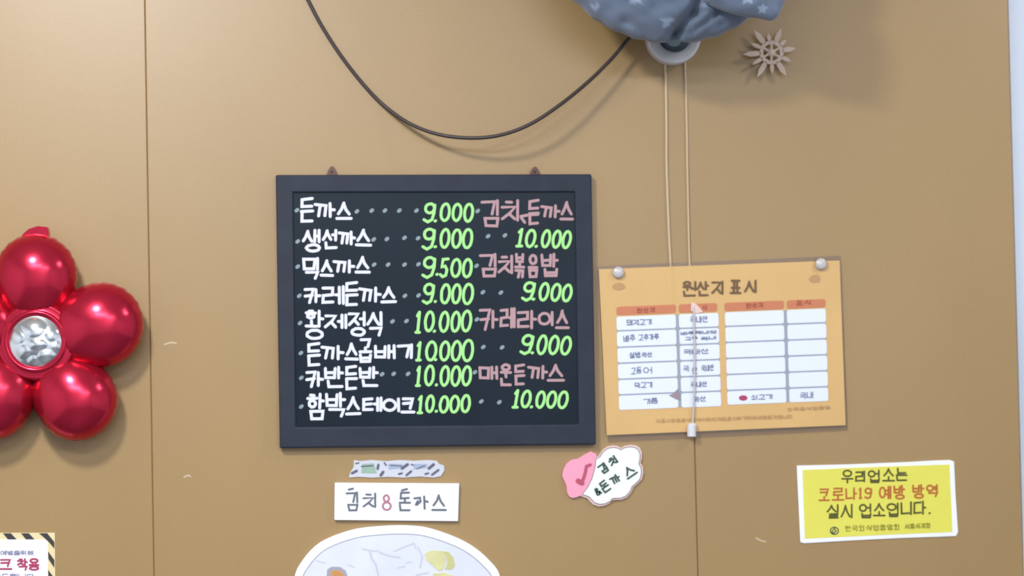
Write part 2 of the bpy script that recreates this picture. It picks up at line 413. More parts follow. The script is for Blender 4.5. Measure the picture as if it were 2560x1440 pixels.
menu = [
 ('돈까스', [(750,494,786,557),(784,505,840,545),(838,504,881,550)], [(742,526),(892,529),(929,527),(962,527),(998,527),(1041,527)],
  '9.000', [(1055,505,1091,558),(1085,547,1095,557),(1098,506,1128,555),(1128,507,1157,555),(1157,507,1186,557)]),
 ('생선까스', [(755,572,804,631),(805,572,845,623),(844,576,890,613),(887,572,930,616)], [(744,604),(934,599),(967,598),(1011,595),(1045,596)],
  '9.000', [(1052,568,1090,626),(1085,612,1095,622),(1098,570,1127,622),(1127,571,1156,622),(1154,570,1184,623)]),
 ('믹스까스', [(755,642,799,699),(799,648,835,692),(831,648,888,684),(886,640,927,684)], [(744,667),(935,662),(970,662),(1011,662),(1046,661)],
  '9.500', [(1052,639,1091,697),(1089,681,1099,691),(1097,644,1124,695),(1125,645,1155,695),(1154,645,1183,696)]),
 ('카레돈까스', [(759,719,802,760),(803,713,863,762),(862,704,897,766),(895,716,954,757),(951,715,993,758)], [(748,740),(1012,740),(1046,739)],
  '9.000', [(1053,706,1088,762),(1085,749,1095,759),(1099,708,1128,761),(1127,708,1155,761),(1154,707,1186,763)]),
 ('황제정식', [(762,774,811,850),(810,784,869,823),(869,778,916,842),(916,777,958,841)], [(750,808),(981,804),(1016,803)],
  '10.000', [(1036,776,1056,835),(1059,776,1088,831),(1083,823,1093,833),(1096,777,1125,832),(1125,777,1153,832),(1151,774,1181,831)]),
 ('돈까스곱배기', [(767,856,803,916),(801,862,861,901),(861,856,897,901),(896,845,931,907),(934,860,992,898),(992,858,1034,898)], [(752,883)],
  '10.000', [(1038,852,1058,904),(1062,851,1094,904),(1086,894,1096,904),(1097,851,1127,904),(1126,850,1156,905),(1153,847,1186,906)]),
 ('카반돈반', [(763,926,809,970),(809,915,860,970),(862,913,895,975),(896,915,947,968)], [(753,945),(955,936),(984,935),(1020,935)],
  '10.000', [(1037,913,1056,968),(1059,911,1088,966),(1088,957,1098,967),(1098,913,1126,967),(1125,913,1154,967),(1152,913,1181,966)]),
 ('함박스테이크', [(766,982,812,1050),(812,980,865,1044),(862,990,904,1038),(904,991,957,1030),(955,994,1002,1031),(1001,993,1039,1034)], [(753,1017)],
  '10.000', [(1041,987,1061,1036),(1062,986,1088,1033),(1087,1023,1097,1033),(1096,988,1124,1034),(1122,987,1151,1034),(1150,985,1178,1033)]),
]
right = [
 ('김치돈까스', [(1201,498,1249,568),(1252,498,1300,554),(1320,498,1350,563),(1350,511,1402,546),(1398,502,1435,551)], [(1194,528)]),
 ('김치볶음밥', [(1197,632,1243,693),(1244,636,1284,686),(1285,632,1313,696),(1319,635,1346,695),(1351,632,1397,693)], [(1191,665)]),
 ('카레라이스', [(1197,771,1246,826),(1248,768,1290,821),(1291,774,1343,823),(1344,777,1386,816),(1387,773,1424,823)], [(1192,799)]),
 ('매운돈까스', [(1196,914,1248,950),(1249,908,1280,966),(1285,910,1314,964),(1318,912,1371,949),(1367,909,1412,954)], [(1187,931)]),
]
rprice = [
 ('10.000', [(1289,569,1313,619),(1312,572,1342,620),(1339,611,1349,621),(1352,573,1379,621),(1379,574,1406,622),(1404,575,1431,623)], [(1220,591),(1262,589)]),
 ('9.000', [(1302,702,1339,754),(1332,743,1342,753),(1346,705,1375,754),(1376,707,1405,755),(1404,709,1433,756)], [(1207,731),(1252,732)]),
 ('9.000', [(1298,834,1335,888),(1329,877,1339,887),(1341,836,1370,888),(1370,837,1400,888),(1400,839,1431,889)], [(1208,868),(1255,869)]),
 ('10.000', [(1280,972,1302,1022),(1301,974,1330,1021),(1327,1012,1337,1022),(1338,976,1366,1022),(1365,976,1394,1022),(1393,976,1423,1023)], [(1203,1004),(1248,1006)]),
]
KR = {'돈까스': 'pork cutlet'}
def dot(lst):
    for x, y in lst: ink('leader_dot', [([(x-1.5, y+1), (x+2, y-2)], False)], 8.5, YI, M['grey_ink'], mb)
for n, (t, bx, dt, pr, pb) in enumerate(menu):
    ink('dish_name', jit(write(t, bx, 7.2), .6), 7.2, YI, M['white_ink'], mb, 'white handwriting reading '+t)
    dot(dt)
    bx2 = [(a, b, c, d) for a, b, c, d in pb]
    cy = (pb[0][1]+pb[0][3])/2
    ink('price', lean(jit(write(pr, [(a+1, b, c-1, d) for a, b, c, d in bx2], 6.8), .3), .09, cy), 6.8, YI, M['green_ink'], mb, 'pale green handwriting reading '+pr)
for t, bx, dt in right:
    st = jit(write(t, bx, 7), .6)
    if t == '김치돈까스':
        st += [([(1302,541),(1322,537),(1345,536)], False), ([(1303,544),(1312,556)], False)]
    ink('dish_name', st, 6.8, YI, M['pink_ink'], mb, 'faded pink handwriting reading '+t)
    dot(dt)
for (t, bx, dt), (nm, _, _) in zip(rprice, right):
    cy = (bx[0][1]+bx[0][3])/2
    ink('price', lean(jit(write(t, [(a+1, b, c-1, d) for a, b, c, d in bx], 6.8), .3), .16, cy), 6.8, YI, M['green_ink'], mb, 'pale green handwriting reading '+t)
    dot(dt)

# ---------------------------------------------------------------- origin notice
on = root('origin_notice', P(1806, 868, 0), 'orange laminated notice with white table cells, pinned beside the menu board', 'notice')
C4 = [(1497, 673), (2099, 651), (2114, 1063), (1517, 1088)]
def bil(u, v):
    a = Vector(C4[0]).lerp(Vector(C4[1]), u); b = Vector(C4[3]).lerp(Vector(C4[2]), u); return a.lerp(b, v)
nx, ny = 160, 6
def ridge(px, py):
    d = 0
    for cx, end in ((1678+(py-700)*.05, 985), (1727+(py-700)*.06, 765)):
        if py < end: d += .0007*math.exp(-((px-cx)/4.5)**2)
    return d
V = [P(*bil(i/nx, j/ny), -.0062) for j in range(ny+1) for i in range(nx+1)]
V = [Vector((p.x, p.y-ridge(*bil(n % (nx+1)/nx, n//(nx+1)/ny)), p.z)) for n, p in enumerate(V)]
Fc = []
for j in range(ny):
    for i in range(nx):
        a = j*(nx+1)+i; Fc.append((a, a+nx+1, a+nx+2, a+1))
nf = len(Fc)
cr = [Vector(V[k]) for k in (0, nx, (nx+1)*ny+nx, (nx+1)*ny)]
b0 = len(V); V += [Vector((p.x, -.0062, p.z)) for p in cr]+[Vector((p.x, -.0054, p.z)) for p in cr]
Fc += [(b0+4, b0+5, b0+6, b0+7)]+[(b0+i, b0+4+i, b0+4+(i+1) % 4, b0+(i+1) % 4) for i in range(4)]
pp = mesh('paper', V, Fc, M['paper'], on, label='orange paper sheet')
for k in range(nf): pp.data.polygons[k].use_smooth = True
YN = -.0071
slab('plastic_sleeve', [(1492, 665), (2102, 639), (2120, 1076), (1520, 1106)], -.0022, -.0012, M['sleeve'], on, label='plastic sleeve behind the orange paper, tinted dark as a shadow line')
ttl = write('원산지표시', [(1706,702,1741,742),(1741,702,1773,741),(1778,701,1810,737),(1824,699,1854,735),(1860,699,1893,733)], 5.5)
ink('heading', ttl, 5.5, YN, M['brown_ink'], on, 'brown printed heading')
def rr(a, b, c, d, r=4):
    """Quad with clipped corners; a..d clockwise px corners."""
    q = [Vector(a), Vector(b), Vector(c), Vector(d)]; o = []
    for i in range(4):
        p, n_, pv = q[i], q[(i+1) % 4], q[i-1]
        o.append(tuple(p+(pv-p).normalized()*r)); o.append(tuple(p+(n_-p).normalized()*r))
    return o
SL = -.0385            # slope of the table rows
def ly(x, y0, x0): return y0+(x-x0)*SL
for (xa, xb, x0, yt) in ((1541,1690,1541,767),(1697,1793,1541,767),(1811,1960,1811,757),(1967,2064,1811,757)):
    slab('header_bar', rr((xa, ly(xa, yt, x0)), (xb, ly(xb, yt, x0)), (xb, ly(xb, yt+21, x0)), (xa, ly(xa, yt+21, x0))), YN+.0002, YN+.0006, M['bar'], on)
for t, bx in (('원산지', row_boxes('원산지', 1592, 770, 1640, 768, 13)), ('원산지', row_boxes('원산지', 1865, 758, 1910, 756, 13)), ('표시', row_boxes('표시', 1990, 751, 2030, 749, 13)), ('시', [(1754,762,1768,775)])):
    ink('header_text', write(t, bx, 3), 3, YN-.0001, M['bar_ink'], on, 'dark salmon header word')
Lr = [792, 830, 871, 911, 951, 990, 1025]; Rr = [781, 819, 859, 899, 939, 979, 1012]
ex = lambda r: r*.5
for cols, rows, x0 in ((((1541,1690),(1697,1796)), Lr, 1541), (((1812,1960),(1967,2064)), Rr, 1812)):
    yA, yB = rows[0]-2, rows[-1]+1
    sh = lambda yy: (yy-rows[0])*.030
    xa, xb = cols[0][0], cols[1][1]
    slab('table_ground', [(xa+1+sh(yA), ly(xa, yA+3, x0)), (xb-1+sh(yA), ly(xb, yA+3, x0)), (xb-1+sh(yB), ly(xb, yB-3, x0)), (xa+1+sh(yB), ly(xa, yB-3, x0))], YN+.0003, YN+.0006, M['cell_line'], on)
    for r in range(6):
        for (ca, cb) in cols:
            ya, yb = rows[r]-(0 if r == 0 else .5), rows[r+1]-(4.5 if r < 5 else 0)
            if cols[0][0] == ca: cb -= 1
            slab('table_cell', rr((ca+sh(ya), ly(ca, ya, x0)), (cb+sh(ya), ly(cb, ya, x0)), (cb+sh(yb), ly(cb, yb, x0)), (ca+sh(yb), ly(ca, yb, x0)), 3.5), YN, YN+.0003, M['cell'], on)
cells = [('돼지고기', 1566,799,1630,797,15), ('국내산', 1725,791,1770,789,17), ('배추', 1558,838,1589,836,17), ('고춧가루', 1596,836,1648,834,15),
         ('배추국내산', 1701,829,1792,825,9), ('고춧', 1713,842,1745,840,9), ('국내', 1752,842,1792,839,10),
         ('쌀밥', 1573,880,1602,879,16), ('국산', 1604,881,1631,880,13), ('국내산', 1709,873,1772,871,14), ('고등', 1577,919,1604,917,17), ('어', 1608,917,1632,915,17),
         ('국', 1708,914,1724,913,16), ('산', 1729,917,1744,916,18), ('국내산', 1753,913,1785,911,16), ('닭고기', 1586,956,1632,954,15), ('국내산', 1727,955,1768,953,14),
         ('기름', 1608,996,1645,994,15), ('국산', 1733,992,1765,990,14), ('쇠고기', 1878,987,1932,985,13), ('국내', 2000,981,2034,979,17)]
for t, a, b, c, d, h in cells:
    t = t.replace('춧', '추').replace('닭', '닥')
    ink('cell_text', jit(write(t, row_boxes(t, a, b, c, d, h, .02), 2.4), .3), 2.7, YN-.0003, M['blue_ink'], on, 'small blue grey table print')
slab('red_dot', ell(1858, 995, 11, 7, 12, -.7), YN-.0003, YN, M['mauve'], on, label='small red oval mark in a table cell')
ink('small_print', write('한국음식업중앙', row_boxes('한국음식업중앙', 1968, 1019, 2078, 1014, 9), 1.4), 1.4, YN, M['tan_mark'], on)
ink('small_print', write('이표시판은음식점에서원산지를표시하기위하여만든것입니다', row_boxes('이표시판은음식점에서원산지를표시하기위하여만든것입니다', 1640, 1048, 1982, 1036, 9), 1.4), 1.4, YN, M['tan_mark'], on)
slab('tan_blob', ell(1547, 716, 16, 9, 16), YN-.0001, YN+.0002, M['tan_mark'], on)  # darker tan oval just below the left pin
slab('tan_blob', [(2022,698),(2030,688),(2044,686),(2052,696),(2048,705),(2030,706)], YN-.0001, YN+.0002, M['tan_mark'], on)  # darker tan blob just below the right pin
slab('torn_flap', [(1728, 754), (1740, 760), (1752, 772), (1758, 780), (1738, 784), (1727, 776)], YN-.0012, YN-.0006, M['rim'], on, label='curled pale tear in the paper')
slab('torn_flap', [(1683, 984), (1694, 972), (1700, 985), (1702, 1000), (1690, 998), (1672, 988)], YN-.0008, YN-.0004, M['outline'], on, label='small dark crease in the paper')

def dome(name, cx, cy, rpx, y0, hgt, m, parent=None, prof=None, seg=28, rings=7, label=None, sx=1):
    """Turned piece standing out of the wall at (cx, cy)."""
    c = P(cx, cy, y0-hgt*.7); V = []; Fc = []
    R = rpx*S
    pr = prof or [(math.cos(PI/2*k/rings), math.sin(PI/2*k/rings)) for k in range(rings)]+[(0, 1)]
    for r, h in pr:
        if r == 0: V.append((c.x, y0-h*hgt, c.z)); continue
        for i in range(seg):
            a = 2*PI*i/seg; V.append((c.x+R*r*math.cos(a)*sx, y0-h*hgt, c.z+R*r*math.sin(a)))
    b = 0
    for k in range(len(pr)-1):
        n1 = 1 if pr[k][0] == 0 else seg; n2 = 1 if pr[k+1][0] == 0 else seg
        for i in range(seg):
            j = (i+1) % seg
            if n2 == 1: Fc.append((b+i, b+j, b+seg))
            elif n1 == 1: Fc.append((b, b+1+j, b+1+i))
            else: Fc.append((b+i, b+j, b+seg+j, b+seg+i))
        b += n1
    return mesh(name, V, Fc, m, parent, label=label, smooth=True)
PINP = [(.55, 0), (.6, .12), (.72, .15), (1, .3), (1, .55), (.9, .85), (.6, 1), (0, 1.04)]
for cx, cy, lb in ((1546, 681, 'round pearl push pin at the top left corner of the orange notice'), (2053, 660, 'round pearl push pin at the top right corner of the orange notice')):
    r = root('push_pin', P(cx, cy, -.005), lb, 'push pin', 'pins holding the orange notice')
    dome('pin_head', cx, cy, 15, -.0055, .009, M['pin'], r, PINP)
    dome('pin_shank', cx, cy, 3, .003, .009, M['brass'], r, [(0,0),(1,0),(1,1),(0,1)], seg=8)

# ---------------------------------------------------------------- yellow notice
yn = root('yellow_notice', P(2194, 1252, 0), 'bright yellow notice with white border and olive and rust print, stuck low on the right', 'notice')
slab('sheet', [(1992,1164),(2120,1161),(2270,1155),(2340,1151),(2375,1150),(2385,1154),(2389,1240),(2395,1330),(2390,1340),(2250,1345),(2130,1351),(2010,1358),(2001,1355),(1997,1270)], -.0018, -.0002, M['white'], yn, label='white bordered sheet')
slab('yellow_ground', [(2006,1175),(2190,1167),(2374,1161),(2381,1330),(2200,1338),(2012,1347)], -.0021, -.0018, M['yellow'], yn)
YY = -.0023
l1 = write('우리업소는', [(2103,1174,2134,1209),(2137,1176,2164,1206),(2169,1174,2201,1208),(2205,1170,2238,1204),(2239,1169,2269,1203)], 4.5)
l2 = write('코로나19예방방역', [(2046,1221,2075,1253),(2079,1219,2111,1252),(2113,1218,2143,1250),(2146,1218,2156,1248),(2159,1218,2181,1248),(2197,1214,2229,1248),(2233,1212,2263,1249),(2280,1210,2311,1247),(2315,1210,2346,1243)], 4.5)
l3 = write('실시업소입니다.', [(2066,1260,2098,1297),(2101,1259,2133,1296),(2147,1258,2180,1296),(2182,1257,2214,1291),(2216,1256,2248,1293),(2251,1253,2281,1288),(2283,1251,2316,1287),(2320,1279,2328,1287)], 4.5)
ink('first_line', l1, 4.6, YY, M['olive'], yn, 'olive print reading 우리업소는')
ink('second_line', l2, 4.6, YY, M['rust'], yn, 'rust print reading 코로나19 예방 방역')
ink('third_line', l3, 4.6, YY, M['olive'], yn, 'olive print reading 실시 업소입니다')
ink('small_print', write('한국외식업중앙회', row_boxes('한국외식업중앙회', 2112, 1314, 2252, 1310, 15), 2.2)+write('서울시지회', row_boxes('서울시지회', 2262, 1309, 2328, 1307, 13), 2.2), 2.4, YY, M['faint_olive'], yn, 'faint olive small print')
ink('round_logo', [(ell(2086, 1327, 10, 9, 14), True, 3), ([(2080,1330),(2086,1320),(2090,1328),(2083,1334)], True, 3)], 3, YY, M['leafgreen'], yn, 'grey round logo')

# ---------------------------------------------------------------- cloud shaped cut-out sign
def cut(pts): return [(1380+x/7.2, 1080+y/7.2) for x, y in pts]
ks = root('cloud_sign', P(1508, 1187, 0), 'small scalloped cut-out sign, mint white with pink left side, under the menu board corner', 'sign')
white_o = cut([(790,490),(860,450),(930,350),(1010,295),(1110,278),(1180,290),(1242,322),(1300,285),(1400,268),(1490,280),(1550,320),(1585,400),(1582,500),(1560,570),(1600,640),(1610,740),(1580,850),(1500,930),(1440,980),(1410,1060),(1330,1150),(1240,1190),(1150,1190),(1090,1195),(1040,1250),(950,1290),(860,1300),(770,1270),(710,1210),(670,1165),(600,1140),(545,1120),(640,1000),(720,840),(780,620)])
cxx = sum(p[0] for p in white_o)/len(white_o); cyy = sum(p[1] for p in white_o)/len(white_o)
rim_o = [(cxx+(x-cxx)*1.075, cyy+(y-cyy)*1.075) for x, y in white_o]
pink_o = cut([(800,400),(700,350),(600,400),(470,480),(350,500),(260,570),(205,680),(185,790),(225,880),(265,980),(270,1080),(310,1160),(370,1190),(450,1170),(545,1130),(640,1000),(720,840),(790,600)])
slab('backing', rim_o, -.0050, -.0002, M['rim'], ks, label='blush rim')
slab('pink_side', pink_o, -.0058, -.0002, M['pink'], ks, label='pink left side')
slab('white_side', white_o, -.0060, -.0045, M['mint'], ks, label='mint white face')
ink('outline', [(white_o, True)], 2.2, -.0063, M['outline'], ks)
ink('pink_mark', [(cut([(690,590),(620,620),(600,730),(570,830),(540,900)]), False, 8), (cut([(470,880),(540,920)]), False, 13)], 7, -.0065, M['deep_pink'], ks, 'dark pink stroke')
def rot(strokes, cx, cy, a):
    c, s_ = math.cos(a), math.sin(a)
    return [([(cx+(x-cx)*c-(y-cy)*s_, cy+(x-cx)*s_+(y-cy)*c) for x, y in s[0]], *s[1:]) for s in strokes]
for word in ((('김',1508,1171,22,26),('치',1532,1152,22,22)), (('&',1494,1229,16,20),('돈',1512,1216,22,30),('까',1538,1198,26,22),('스',1574,1179,32,28))):
    kt = []
    for ch, cx, cy, wx, hy in word: kt += rot(write(ch, [(cx-wx/2, cy-hy/2, cx+wx/2, cy+hy/2)], 3.6), cx, cy, -.60)
    ink('lettering', kt, 4.8, -.0065, M['leafgreen'], ks, 'dark green slanted print reading '+''.join(q[0] for q in word))

# ---------------------------------------------------------------- white name sign, strip and oval dish sign
ws = root('white_sign', P(992, 1255, 0), 'white rectangular card reading 김치&돈까스 in grey and rose marker', 'sign')
bevel(slab('card', [(837,1207),(1148,1209),(1145,1303),(836,1300)], -.0085, -.0002, M['white'], ws), .0006)
YW = -.0088
a = write('김치', [(864,1229,896,1278),(907,1232,941,1270)], 4)+[([(872,1224),(882,1222)], False)]
a += write('돈', [(997,1229,1027,1278)], 4)+[([(1004,1226),(1018,1222)], False)]+[([(1036,1246),(1050,1244),(1052,1254),(1042,1262)], False), ([(1061,1241),(1062,1272)], False), ([(1062,1252),(1070,1255)], False), ([(1045,1252),(1040,1262)], False)]
a += write('스', [(1078,1236,1116,1277)], 4)
ink('lettering', jit(a, .6), 5.4, YW, M['pencil'], ws, 'grey marker words')
ink('ampersand', write('8', [(954,1236,980,1277)], 4), 5.2, YW, M['rose_ink'], ws, 'rose pink ampersand')

ss = root('decor_strip', P(990, 1172, 0), 'narrow silvery strip sticker with dark specks above the white card', 'sticker')
so = [(885,1150),(900,1153),(930,1150),(965,1153),(1000,1150),(1035,1152),(1070,1150),(1092,1152),(1098,1160),(1110,1164),(1111,1176),(1102,1190),(1085,1194),(1050,1191),(1010,1194),(970,1192),(930,1194),(895,1192),(872,1194),(876,1180),(884,1168)]
slab('strip', so, -.0022, -.0002, M['strip'], ss)
for pts in ([(905,1160),(935,1158),(942,1184),(903,1183)],): slab('green_patch', pts, -.0025, -.0022, M['green_patch'], ss, label='pale green patch')
for pts in ([(970,1159),(1005,1160),(1010,1170),(972,1174)], [(1035,1160),(1070,1160),(1066,1170),(1034,1174)]): slab('blue_patch', pts, -.0025, -.0022, M['sky_patch'], ss, label='pale blue patch')
sp = []
for x, y, dx, dy, k in ((886,1180,6,-3,8),(945,1167,1,-5,8),(955,1184,3,-4,9),(1012,1166,7,-5,9),(1022,1183,6,-5,7),(1001,1184,4,-1,6),(1078,1166,6,-5,9),(1067,1184,4,-1,6),(1088,1181,8,-6,7),(893,1158,4,-1,4),(963,1160,2,3,5),(1031,1162,3,1,4),(918,1165,14,-1,4),(990,1164,14,1,3),(1052,1168,10,-4,3)):
    sp.append(([(x-dx, y-dy), (x+dx, y+dy)], False, k*.8))
ink('dark_specks', sp, 5, -.0028, M['speck'], ss, 'dark printed specks')

od = root('dish_sign', P(993, 1560, 0), 'large white oval cut-out picture of a cutlet dish at the bottom edge', 'sign')
top = [(737,1440),(743,1422),(753,1406),(766,1388),(782,1371),(798,1358),(816,1348),(850,1334),(898,1321),(958,1315),(995,1313.5),(1031,1314.5),(1067,1319),(1116,1334),(1164,1355),(1201,1380),(1230,1408),(1243,1424),(1250,1440)]
low = [(1262,1480),(1266,1530),(1255,1590),(1225,1645),(1180,1690),(1115,1722),(1040,1738),(960,1740),(885,1728),(820,1700),(768,1655),(735,1600),(724,1540),(727,1485)]
def dense(pts, k=8):
    n = len(pts); o = []
    for i in range(n):
        p0, p1, p2, p3 = (Vector(pts[(i+d) % n]) for d in (-1, 0, 1, 2))
        for j in range(k):
            t = j/k; o.append(tuple(.5*((2*p1)+(p2-p0)*t+(2*p0-5*p1+4*p2-p3)*t*t+(3*p1-p0-3*p2+p3)*t**3)))
    return o
oo = dense(top+low, 4)
ctr = (995, 1540)
sc_in = lambda k, pts=oo: [(ctr[0]+(x-ctr[0])*k, ctr[1]+(y-ctr[1])*k) for x, y in pts]
bevel(slab('oval_board', oo, -.007, -.0002, M['white'], od, label='white oval board'), .0008)
inn = [(ctr[0]+(x-ctr[0])*.93, ctr[1]+(y-ctr[1])*.905) for x, y in oo]
slab('printed_dish', inn, -.0074, -.007, M['dish_in'], od, label='pale printed dish')
ink('rim_line', [(inn, True)], 2.4, -.0076, M['rulegrey'], od)
YD = -.0078
fo = [([(905,1372),(925,1376),(940,1378)], False, 4), ([(925,1380),(930,1398),(940,1412),(946,1440)], False, 7), ([(943,1376),(956,1384),(975,1390),(1000,1394)], False, 5),
      ([(985,1378),(1010,1368),(1035,1358),(1040,1372)], False, 4), ([(1045,1368),(1056,1392),(1050,1420)], False, 5), ([(995,1420),(1012,1416)], False, 4), ([(1015,1408),(1030,1404)], False, 3),
      ([(793,1402),(812,1408)], False, 4), ([(870,1412),(885,1418)], False, 4), ([(1040,1438),(1070,1432)], False, 5)]
for f in fo: ink('fold_line', [(f[0], f[1], f[2]*.75)], 4, YD, M['shade'], od)
slab('pickle_slice', [(1062,1384),(1075,1377),(1092,1376),(1108,1380),(1115,1394),(1114,1410),(1106,1425),(1096,1427),(1082,1414),(1066,1400)], YD-.0004, YD+.0004, M['lemon'], od, label='pale yellow slice')
slab('pickle_slice', [(1100,1377),(1122,1380),(1134,1395),(1138,1414),(1130,1424),(1112,1424),(1118,1408),(1116,1390)], YD-.0002, YD+.0004, M['lemon2'], od, label='darker yellow slice')
slab('pickle_slice', [(1082,1434),(1110,1431),(1135,1440),(1138,1462),(1090,1466)], YD-.0002, YD+.0004, M['lemon'], od)
slab('cutlet_piece', [(818,1424),(828,1417),(850,1417),(864,1426),(872,1450),(860,1480),(826,1478),(816,1450)], YD-.0002, YD+.0006, M['rulegrey'], od, label='grey edge of the fried piece')
slab('cutlet_piece', [(826,1430),(834,1425),(852,1426),(861,1440),(860,1465),(830,1468)], YD-.0006, YD, M['fry'], od, label='orange fried piece')

# ---------------------------------------------------------------- mask notice bottom left
mn = root('mask_notice', P(-60, 1520, 0), 'white notice with dark and cream hazard stripe border at the bottom left corner', 'notice')
x0, x1, y0, y1 = -330, 137, 1332, 1700
slab('border', [(x0,y0),(x1,y0),(x1+3,y1),(x0,y1)], -.0020, -.0002, M['hazard_cream'], mn, label='cream border')
YM = -.0023
for k in range(11):
    xa = 97-45*k
    slab('border_stripe', [(xa, 1333), (xa+20, 1333), (xa+36, 1350), (xa+14, 1350)] if k else [(97,1333),(118,1333),(136,1355),(136,1372),(119,1352)], YM, YM+.0002, M['hazard_dark'], mn)
for k in range(8):
    ya = 1378+46*k
    slab('border_stripe', [(120, ya), (136, ya+22), (136, ya+42), (121, ya+20)], YM, YM+.0002, M['hazard_dark'], mn)
slab('white_field', [(x0+18,1349),(112,1349),(119,1356),(121,y1-18),(x0+18,y1-18)], -.0026, -.002, M['white'], mn, label='white field')
ink('small_print', write('코로나예방을위해', row_boxes('코로나예방을위해', -50, 1376, 85, 1376, 12, .05), 2.4), 2.6, -.0029, M['lilac'], mn, 'small grey lilac print')
ink('large_print', write('마스크착용', [(-80,1396,-45,1427),(-40,1396,-8,1427),(-4,1397,31,1425),(42,1395,70,1427),(71,1395,99,1427)], 5), 5, -.0029, M['mauve'], mn, 'mauve print reading 마스크 착용')
ink('small_print', write('부탁드립니다', row_boxes('부탁드립니다', -40, 1434, 88, 1434, 14, .05), 2.4), 2.6, -.0029, M['lilac'], mn)

# ---------------------------------------------------------------- red flower balloon
rb = root('flower_balloon', P(86, 855, -.043), 'shiny red five-petal foil balloon with silver centre, at the left edge', 'balloon')
YMID = -.043
def inflated(name, cx, cy, rx, ry, front, back, m, parent, seed, lobes=26, crinkle=.018, label=None, rotz=0):
    """A foil pillow: domed front and back meeting in a puckered seam."""
    rnd = random.Random(seed); ph = [rnd.uniform(0, 6.28) for _ in range(4)]
    c = P(cx, cy, YMID); V = []; Fc = []; seg, rg = 72, 14
    for side, dep in ((1, front), (-1, back)):
        for k in range(rg+1):
            ph_ = PI/2*k/rg; rho = math.cos(ph_); h = math.sin(ph_)
            for i in range(seg):
                a = 2*PI*i/seg
                e = rho**8
                wv = 1+crinkle*e*(math.sin(lobes*a+ph[0])*.6+math.sin((lobes*.6)*a//1*1+ph[1])*.25+math.sin(3*a+ph[2])*.3)
                pk = 1-.05*e*math.sin(lobes*a+ph[0]+1.5)
                inw = max(0, math.cos(a-rotz))
                V.append((c.x+rx*S*rho*wv*math.cos(a)*(1+.22*inw**2), YMID-side*dep*S*h*pk, c.z+ry*S*rho*wv*math.sin(a)*(1+.22*inw**2)))
    n = (rg+1)*seg
    for sidx in range(2):
        b = sidx*n
        for k in range(rg):
            for i in range(seg):
                j = (i+1) % seg; q = (b+k*seg+i, b+k*seg+j, b+(k+1)*seg+j, b+(k+1)*seg+i)
                Fc.append(q if sidx == 0 else tuple(reversed(q)))
    o = mesh(name, V, Fc, m, parent, label=label, smooth=True)
    bm = bmesh.new(); bm.from_mesh(o.data); bmesh.ops.remove_doubles(bm, verts=bm.verts, dist=1e-6); bmesh.ops.recalc_face_normals(bm, faces=bm.faces); bm.to_mesh(o.data); bm.free()
    return o
for n, (cx, cy, r) in enumerate(((90, 686, 99), (252, 812, 104), (192, 1000, 99), (-22, 1000, 99), (-78, 812, 104))):
    inflated('petal', cx, cy, r, r, 80, 55, M['red'], rb, n, rotz=math.atan2(cy-855, 86-cx))
slab('tail_tab', [(24,632),(44,604),(58,584),(72,572),(95,565),(119,568),(122,582),(119,604),(112,640),(60,650)], YMID-.012, YMID+.004, M['red'], rb)
rp = [(1.45,.20),(1.40,.48),(1.36,.60),(1.28,.63),(1.24,.61),(1.17,.66),(1.13,.64),(1.07,.70),(1.03,.72),(.97,.70),(.9,.66),(0,.66)]
dome('centre_ring', 88, 853, 68, YMID+.01, .072, M['red'], rb, rp, seg=64)
cpx = []
def silver():
    V = []; Fc = []; seg, rg = 96, 36; R = 66*S; y0 = YMID-.036; c = P(87, 854, y0-.008)
    dim = [(-.05, .50, .46, .36), (.62, .28, .26, .30), (-.62, .20, .30, .30), (.12, -.10, .34, .20), (-.42, -.36, .28, .26), (.42, -.58, .36, .28), (.78, -.20, .2, .2), (-.05, -.72, .25, .22)]
    for k in range(rg+1):
        rho = 1-k/rg
        for i in range(seg):
            a = 2*PI*i/seg; u, w_ = rho*math.cos(a), rho*math.sin(a)
            h = .012*(1-rho**2); e = 0
            for dx, dz, ra, rb_ in dim:
                q = ((u-dx)/ra)**2+((w_-dz)/rb_)**2
                if q < 1: e = max(e, .0030*(1-q)*max(ra, rb_)/.4)
            h += e*min(1, (1-rho)*8)
            V.append((c.x+R*u, y0-h, c.z+R*w_))
    for k in range(rg):
        for i in range(seg):
            j = (i+1) % seg; Fc.append((k*seg+i, k*seg+j, (k+1)*seg+j, (k+1)*seg+i))
    b = len(V)
    for i in range(seg):
        a = 2*PI*i/seg; V.append((c.x+R*math.cos(a), y0+.006, c.z+R*math.sin(a)))
    for i in range(seg): Fc.append((b+i, b+(i+1) % seg, (i+1) % seg, i))
    o = mesh('silver_centre', V, Fc, M['silver'], rb, label='silver foil centre', smooth=True)
    bm = bmesh.new(); bm.from_mesh(o.data); bmesh.ops.remove_doubles(bm, verts=bm.verts, dist=1e-6); bm.to_mesh(o.data); bm.free()
silver()

